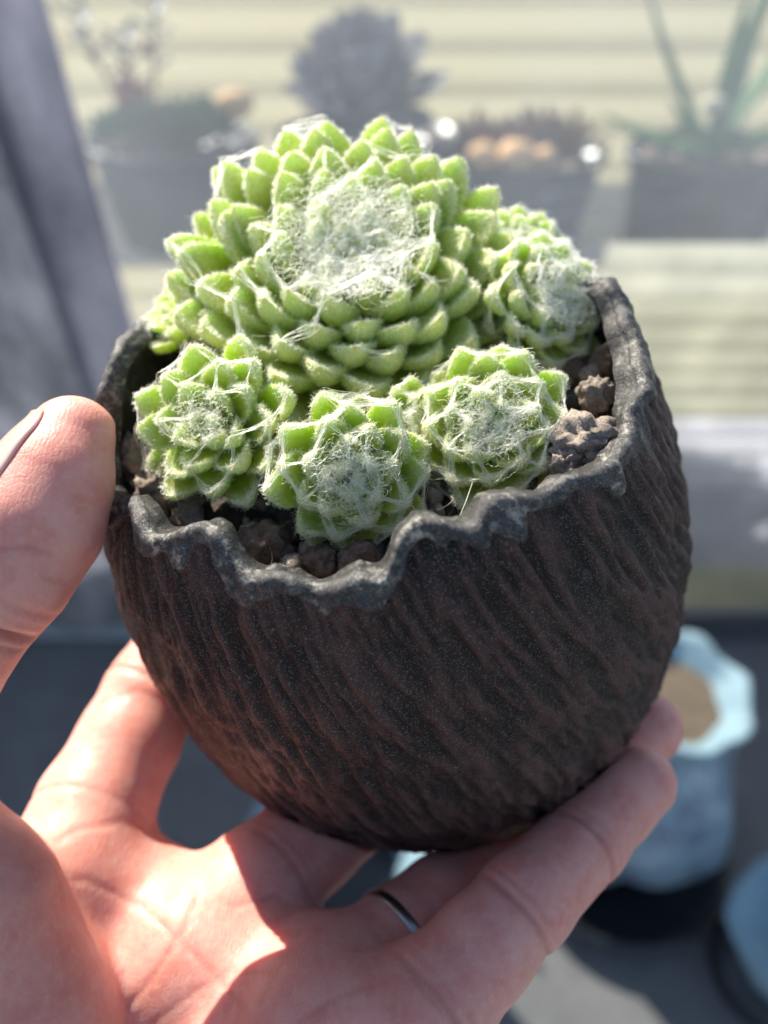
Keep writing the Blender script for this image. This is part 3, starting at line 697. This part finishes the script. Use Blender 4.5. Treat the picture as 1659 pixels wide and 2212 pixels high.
M_HEM = fabric('grey_hem_cloth', (.16, .17, .21), (.46, .47, .55), (.54, .55, .62), .65)
post = empty('curtain', (-40, 41, GZ)); tag(post, 'grey cloth curtain hanging down the left side behind the thumb', 'curtain')
def part(name, V, F, m, parent, smooth=False): return mesh_obj(name, V-np.array(parent.location), F, m, parent, smooth)
def cloth(x0, x1, z0, z1, y, amp, thick):
    nx_, nz_ = 60, 40; X_, Z_ = np.meshgrid(np.linspace(x0, x1, nx_), np.linspace(z0, z1, nz_))
    Y_ = y+amp*np.sin(X_*.55+.02*Z_)+amp*.6*np.sin(X_*.23+1+.03*Z_); a = np.stack([X_, Y_, Z_], -1).reshape(-1, 3); b = a+np.array([0, thick, 0])
    f = grid_faces(nz_, nx_, False); return np.concatenate([a, b]), np.concatenate([f, f[:, ::-1]+len(a)])
V_, F_ = cloth(-85, -23.9, GZ+.3, 30, 42.5, .8, .15); part('cloth', V_, F_, M_POST, post, True)
V_, F_ = cloth(-24.6, -19.3, GZ+.3, 30, 41.4, .35, .4); part('hem', V_, F_, M_HEM, post, True)
def slat_mat(name, c):
    t = NT(name); f = t.noise(.18, 4, .6); cc = t.mix(t.rng(f, .35, .65), tuple(x*.78 for x in c), c); t.set(Base_Color=cc, Roughness=.5); return backlit(t, .8, cc)
# siding wall, made translucent so the sun behind brightens its shaded face
t = NT('cream_siding'); t.set(Base_Color=t.mix(t.noise(.3), (.60, .57, .46), (.68, .65, .54)), Roughness=.7); M_SID = backlit(t, .75, (.70, .66, .53))
wall = empty('translucent_siding', (0, 92, GZ)); tag(wall, 'cream siding wall made translucent to look bright behind the row of potted plants', 'screen')
bh = 4.6
for k in range(12):
    z0 = GZ+.5+k*bh; V_ = np.array([(-140, 92.0-.06, z0), (170, 92.0-.06, z0), (170, 92, z0+bh), (-140, 92, z0+bh), (-140, 92.6, z0), (170, 92.6, z0), (170, 92.6, z0+bh), (-140, 92.6, z0+bh)])
    part('board', V_, np.array([[0, 1, 2, 3], [5, 4, 7, 6], [4, 5, 1, 0], [3, 2, 6, 7], [4, 0, 3, 7], [1, 5, 6, 2]]), M_SID, wall)
# bench of pale slats carrying the pots
SZ = -27.8
M_BENCH = simple('cream_paint', (.55, .53, .45), .5, .06, .5)
bench = empty('bench', (10, 78, GZ)); tag(bench, 'low cream slatted bench carrying the row of plant pots', 'bench')
for k in range(5):
    V_, F_ = box(-70, 110, 68+k*4.0, 68+k*4.0+3.3, SZ-1.6, SZ); part('slat', V_, F_, M_BENCH, bench)
for x in (-66, 100):
    for y in (70, 84):
        V_, F_ = box(x, x+3, y, y+3, GZ+.4, SZ-1.6); part('leg', V_, F_, M_BENCH, bench)
# glass door, milky glare haze mixed into its material; dark sill
t = NT('glare_haze_glass'); tr = t.n('ShaderNodeBsdfTransparent'); tr.inputs[0].default_value = (.90, .93, .96, 1)
df = t.n('ShaderNodeBsdfTranslucent'); df.inputs[0].default_value = (.60, .66, .78, 1)
gs = t.n('ShaderNodeBsdfGlossy'); gs.inputs['Roughness'].default_value = .05
mx = t.n('ShaderNodeMixShader'); t.lk(t.rng(t.noise(.06, 4, .6), .3, .7, .06, .115), mx.inputs[0]); t.lk(tr.outputs[0], mx.inputs[1]); t.lk(df.outputs[0], mx.inputs[2])
m2 = t.n('ShaderNodeMixShader'); m2.inputs[0].default_value = .04; t.lk(mx.outputs[0], m2.inputs[1]); t.lk(gs.outputs[0], m2.inputs[2]); t.lk(m2.outputs[0], t.out.inputs[0])
M_GLASS = t.m
door = empty('glass_door', (40, 42, GZ)); tag(door, 'sliding glass door with painted-in glare haze standing behind the hand, beside the grey post', 'door')
V_, F_ = box(-19.2, 150, 42.2, 42.5, GZ+1.2, 75); part('pane', V_, F_, M_GLASS, door)
M_SILL = simple('dark_frame', (.06, .062, .068), .5, .1, 2)
V_, F_ = box(-19.2, 150, 40.7, 43.6, GZ, GZ+1.2); part('sill', V_, F_, M_SILL, door)

# potted plants on the bench
M_BLACK = simple('black_plastic', (.022, .024, .028), .32, .2, 2)
M_TERRA = simple('pumice_mix', (.30, .22, .16), .9, .4, 1.2)
def trough(label, px0, px1, depth, pytop, rows=3, cat='plant', name='potted_plant', hgt=10.5):
    a = W(px0, pytop, depth); b = W(px1, pytop, depth); cx_ = (a[0]+b[0])/2; hw = (b[0]-a[0])/2; y = a[1]
    root = empty(name, (cx_, y, SZ)); tag(root, label, cat, 'potted plants in a row on the bench')
    pf = [(.80, 0), (.84, .02), (.88, .30), (.895, .32), (.885, .36), (.93, .62), (.945, .64), (.93, .68), (.97, .90), (1.03, .91), (1.04, 1.0), (.98, 1.0), (.94, .90), (.05, .88)]
    V, F = lathe([(r*hw, z*hgt) for r, z in pf], 40)
    V[:, 1] *= min(1, 6.2/hw); mesh_obj('pot', V, F[:, ::-1].copy(), M_BLACK, root)
    return root, hw, hgt
def lumps_on(root, hw, hgt, n, m, s):
    vs, fs, n0 = [], [], 0
    for k in range(n):
        V_, F_ = protos[k % 6]; a = random.uniform(0, 6.28); r = hw*.85*math.sqrt(random.random())
        vs.append(V_*s*random.uniform(.6, 1.3)+np.array([r*math.cos(a), r*math.sin(a)*min(1, 6.2/hw), hgt*.92])); fs.append(F_+n0); n0 += len(V_)
    o = mesh_obj('gravel', np.concatenate(vs), np.concatenate(fs), m, root); o['kind'] = 'stuff'
def blade_plant(root, n, L, Wd, m, base_z, spread=70, up=20, r0=.5, cx=0, cy=0, curl=25):
    for k in range(n):
        e = up+(spread)*(1-(k/max(1, n-1))); V, al, ed = leaf_shape(L*random.uniform(.8, 1.1), Wd, Wd*.35, 90-e, 90-e+curl, 1.3, k, .55)
        a = k*2.4; R_ = rotm(0, 0, a); V = V.reshape(-1, 3); V[:, 0] += r0
        mesh_obj('leaf', V@R_.T+np.array([cx, cy, base_z]), LF[:, ::-1].copy(), m, root)
def glow_leaf(name, c):
    t = NT(name); cc = t.mix(t.rng(t.noise(.8, 4), .3, .7), tuple(x*.6 for x in c), c); t.set(Base_Color=cc, Roughness=.5); return backlit(t, .5, cc)
M_GR1 = glow_leaf('blue_green_leaf', (.16, .30, .16))
M_GR2 = simple('grey_purple_leaf', (.22, .21, .23), .5, .4, .6)
M_GR3 = glow_leaf('aloe_leaf', (.22, .42, .20))
M_BRN = glow_leaf('brown_leaf', (.34, .21, .14))
def pebble(label, p, s, m):
    V_, F_ = rocky(0, (s, s, s*.8), random.randint(0, 99), .2, 2); o = mesh_obj('pumice_stone', V_, F_, m); o.location = p
    tag(o, label, 'stone', 'light stones lying in the background plant pots')
M_ORG = simple('orange_pumice', (.85, .50, .22), .8, .2, 1)
r_, hw, hg = trough('black oval pot with low blue-green bushy succulents on the bench at the left', 195, 560, 76, 330)
lumps_on(r_, hw, hg, 60, M_TERRA, .6)
for k in range(9):
    blade_plant(r_, 16, random.uniform(2.6, 4.2), 1.2, M_GR1, hg+random.uniform(-.2, 1.0), cx=-hw*.62+k*hw*1.15/8, cy=random.uniform(-2, 1.5))
for k, (x, L) in enumerate(((-3.2, 11.5), (-2.2, 9.5), (-1.6, 12.5))):
    V, F = lathe([(.22, 0), (.16, L)], 8); mesh_obj('stem', V@rotm(rad(6), rad(-14+14*k), 0).T+np.array([x, -1, hg]), F, M_BRN, r_)
    for q in range(9):
        V, al, ed = leaf_shape(2.2, .9, .3, 20, 50, 1.3, q, .5); V = V.reshape(-1, 3)@rotm(0, 0, q*2.3).T
        top = rotm(rad(6), rad(-14+14*k), 0)@np.array([0, 0, L*(.55+.06*q)]); mesh_obj('leaf', V+top+np.array([x, -1, hg]), LF[:, ::-1].copy(), M_BRN if q < 4 else M_GR2, r_)
M_RED = simple('red_bloom', (.42, .10, .08), .6, .2, 1)
for k in range(5):
    V_, F_ = rocky(0, (.8, .8, .7), 40+k, .2, 2); mesh_obj('flower', V_+np.array([-2.2+random.uniform(-1, 1), -2, hg+4.2+random.uniform(-.8, 1.2)]), F_, M_RED, r_)
r_, hw, hg = trough('black pot with a big grey rosette succulent on the bench, behind the largest houseleek', 600, 985, 77, 320)
lumps_on(r_, hw, hg, 50, M_TERRA, .6)
V, F = lathe([(1.1, 0), (.9, 6)], 12); mesh_obj('stem', V+np.array([0, 0, hg]), F, M_BRN, r_)
V_, al, ed = leaf_shape(7, 2.6, .7, 10, 40, 1.3, 1, .6)
for k in range(46):
    tk = k/46; V, al, ed = leaf_shape(6.0+2.6*tk, 3.2, .8, 74-88*tk, 100-70*tk, 1.3, k, .6)
    V = V.reshape(-1, 3); V[:, 0] += .5; V[:, 2] += -2*tk
    mesh_obj('leaf', V@rotm(0, 0, k*2.4).T@rotm(rad(28), 0, 0).T+np.array([0, -1, hg+4.6]), LF[:, ::-1].copy(), M_GR2, r_)
r_, hw, hg = trough('black ridged pot topped with orange pumice and dry brown leaves, right of the grey rosette', 955, 1310, 75, 300, hgt=9.3)
lumps_on(r_, hw, hg, 80, M_TERRA, .8)
for k in range(5): blade_plant(r_, 14, 3.6, 1.1, M_BRN, hg, cx=-hw*.6+k*hw*.3, cy=random.uniform(-1, 3))
M_GLINT = slat_mat('pale_glint', (.62, .72, .86))  # pale arcs painted as reflected highlights on the black plastic
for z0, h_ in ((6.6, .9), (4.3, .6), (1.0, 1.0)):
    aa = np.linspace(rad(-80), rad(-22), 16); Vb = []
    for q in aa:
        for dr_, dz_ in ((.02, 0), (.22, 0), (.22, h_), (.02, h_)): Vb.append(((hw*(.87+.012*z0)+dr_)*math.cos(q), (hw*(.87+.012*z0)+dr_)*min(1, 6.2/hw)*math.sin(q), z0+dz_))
    mesh_obj('band', np.array(Vb), grid_faces(16, 4), M_GLINT, r_)
for k, (dx, s) in enumerate(((-4.6, 1.5), (-1.4, 1.9), (1.6, 1.1))):
    pebble(('round orange pumice lump at the left in the ridged black pot', 'largest orange pumice lump in the middle of the ridged black pot', 'smallest orange pumice lump in the ridged black pot')[k], np.array(r_.location)+np.array([dx, -4.2, hg+.9]), s, M_ORG)
pebble('orange pumice lump at the right end of the left bushy pot', W(508, 225, 73), 1.8, M_ORG)
r_, hw, hg = trough('black pot with a tall spreading aloe on the bench at the far right', 1370, 1760, 73, 290, hgt=10)
lumps_on(r_, hw, hg, 60, M_TERRA, .7)
for k, (az, e, L) in enumerate(((175, 14, 12), (160, 52, 17), (190, 40, 8), (88, 84, 18), (95, 78, 14), (20, 60, 15), (300, 35, 9), (230, 20, 9), (340, 20, 12), (60, 45, 12))):
    V, al, ed = leaf_shape(L, 1.9, .9, e, e+8, 1.3, k, .25); mesh_obj('leaf', V.reshape(-1, 3)@rotm(0, 0, rad(az)).T+np.array([-1.2, -1, hg-.2]), LF[:, ::-1].copy(), M_GR3, r_)
pebble('pale pumice lump at the foot of the aloe', W(1545, 225, 70), 1.1, simple('cream_pumice', (.66, .56, .40), .8, .2, 1))
# added backlit slats standing in for the bright glare at the right
M_WHITE = simple('white_plastic', (.78, .78, .84), .5, .08, .2); M_WHITE.name = 'white_plastic'
SM = [slat_mat('cream_slat', (.82, .80, .70)), slat_mat('lavender_glare', (.93, .92, .97)), slat_mat('yellow_slat', (.92, .90, .72))]  # whitish tints put the glare into the slat colours
tb = empty('glare_panel', (47, 45, GZ+.4)); tag(tb, 'pale slatted shutter added to stand for the glare behind the glass at the right, below the aloe', 'glare_panel')
for k in range(19):
    z0 = GZ+.6+k*2.32; V_ = np.array([(17, 45.0, z0), (99, 45.0, z0), (99, 45.45, z0+2.22), (17, 45.45, z0+2.22), (17, 45.3, z0), (99, 45.3, z0), (99, 45.75, z0+2.22), (17, 45.75, z0+2.22)])
    part('slat', V_, np.array([[0, 1, 2, 3], [5, 4, 7, 6], [4, 5, 1, 0], [3, 2, 6, 7], [4, 0, 3, 7], [1, 5, 6, 2]]), SM[2] if k < 3 else SM[1] if k < 12 else SM[0], tb)
# pale blue glazed vessels on the floor
t = NT('blue_glaze'); a = t.noise(.35, 5, .65); a2 = t.noise(1.6, 3)
t.set(Base_Color=t.mix(t.rng(a2, .5, .72, 0, .5), t.ramp(a, [(.3, (.08, .12, .18)), (.5, (.20, .29, .38)), (.7, (.36, .48, .56))]), (.60, .74, .78)), Roughness=.35, Coat_Weight=.3); t.bump(a, .5, .4)
M_BLUE = t.m
M_RIMB = simple('pale_blue_rim', (.28, .41, .47), .4, .15, 1.2, .2)
def ruffle(amp, n, ztop):
    def f(rr, zz, a):
        k = np.clip(zz/ztop, 0, 1)**6
        lump = np.array([[mn.noise(Vector((math.cos(q)*1.5, math.sin(q)*1.5, z_*.16))) for q in a[0]] for z_ in zz[:, 0]])
        w2 = np.array([mn.noise(Vector((math.cos(q)*2.2, math.sin(q)*2.2, 4.0))) for q in a[0]])[None, :]
        return rr*(1+amp*k*np.sin(n*a+2*w2)*(1+w2)+.26*lump*np.clip(1.3-k, 0, 1)), zz+amp*5*k*np.sin(n*a+1.2)*(1+w2)
    return f
def saucer(label, loc, r, h):
    V, F = lathe([(.1, 0), (r*.86, 0), (r*.9, .2), (r, h), (r*1.02, h+.1), (r*.97, h+.1), (r*.86, .8), (.1, .6)], 56)
    o = mesh_obj('saucer', V, F[:, ::-1].copy(), M_BLACK); o.location = loc; tag(o, label, 'saucer'); return o
bx, by = 20.8, 19.6
saucer('large round black saucer under the tall blue vase', (bx, by-1.2, GZ), 9.6, 2.6)
vs = empty('vase', (bx, by, GZ+1)); tag(vs, 'tall pale blue glazed vase with ruffled rim standing in a black saucer', 'vase')
pf = [(.2, 0), (4.6, 0), (5.4, .6), (7.0, 4), (7.9, 8), (7.6, 12), (6.2, 16), (4.6, 19), (4.2, 20.2), (4.6, 21.4), (5.0, 22.6), (5.15, 23.0), (4.9, 23.2), (4.4, 22.6), (3.4, 21.6), (3.0, 21.0)]
V, F = lathe(pf, 72, ruffle(.045, 7, 23)); F = F[:, ::-1].copy(); cut = 8*72
mesh_obj('body', V[:9*72], F[:cut], M_BLUE, vs); mesh_obj('rim', V[8*72:], F[cut:]-8*72, M_RIMB, vs)
V, F = lathe([(3.5, 21.55), (.05, 21.7)], 32); mesh_obj('soil', V, F[:, ::-1].copy(), simple('dry_soil', (.17, .125, .085), .95, .4, 2), vs)
b2 = W(1735, 2040, 56); b2[2] = GZ
bl = empty('bowl', b2); tag(bl, 'pale blue bowl on a black stand at the right edge', 'bowl')
V, F = lathe([(.2, 3), (3, 3), (4.2, 6), (5.6, 8.6), (6, 9.0), (5.7, 9.3), (4.8, 8.4), (.2, 5)], 56, ruffle(.05, 5, 9)); mesh_obj('body', V, F[:, ::-1].copy(), M_RIMB, bl)
V, F = lathe([(.2, 0), (4.8, 0), (5.0, 3.4), (.2, 3.4)], 40); mesh_obj('stand', V, F[:, ::-1].copy(), M_BLACK, bl)
b3 = W(735, 1830, 55); z3 = b3[2]; b3 = np.array([b3[0], b3[1], GZ])
bl2 = empty('planter', b3); tag(bl2, 'pale blue planter with dark inside, glimpsed between the fingers below the pot', 'planter')
hh = z3-GZ
V, F = lathe([(.2, 0), (4.8, 0), (6.2, hh*.4), (6.6, hh*.7), (7.6, hh), (7.4, hh+.4), (6.0, hh), (4.9, hh-1.0), (4.6, hh*.5), (.2, hh*.35)], 56, ruffle(.03, 6, hh)); mesh_obj('body', V, F[:, ::-1].copy(), M_RIMB, bl2)
V, F = lathe([(4.75, hh*.55), (.1, hh*.56)], 30); mesh_obj('soil', V, F[:, ::-1].copy(), M_BLACK, bl2)
print('STATS', sum(len(o.data.polygons) for o in bpy.data.objects if o.type == 'MESH'), len(HV))
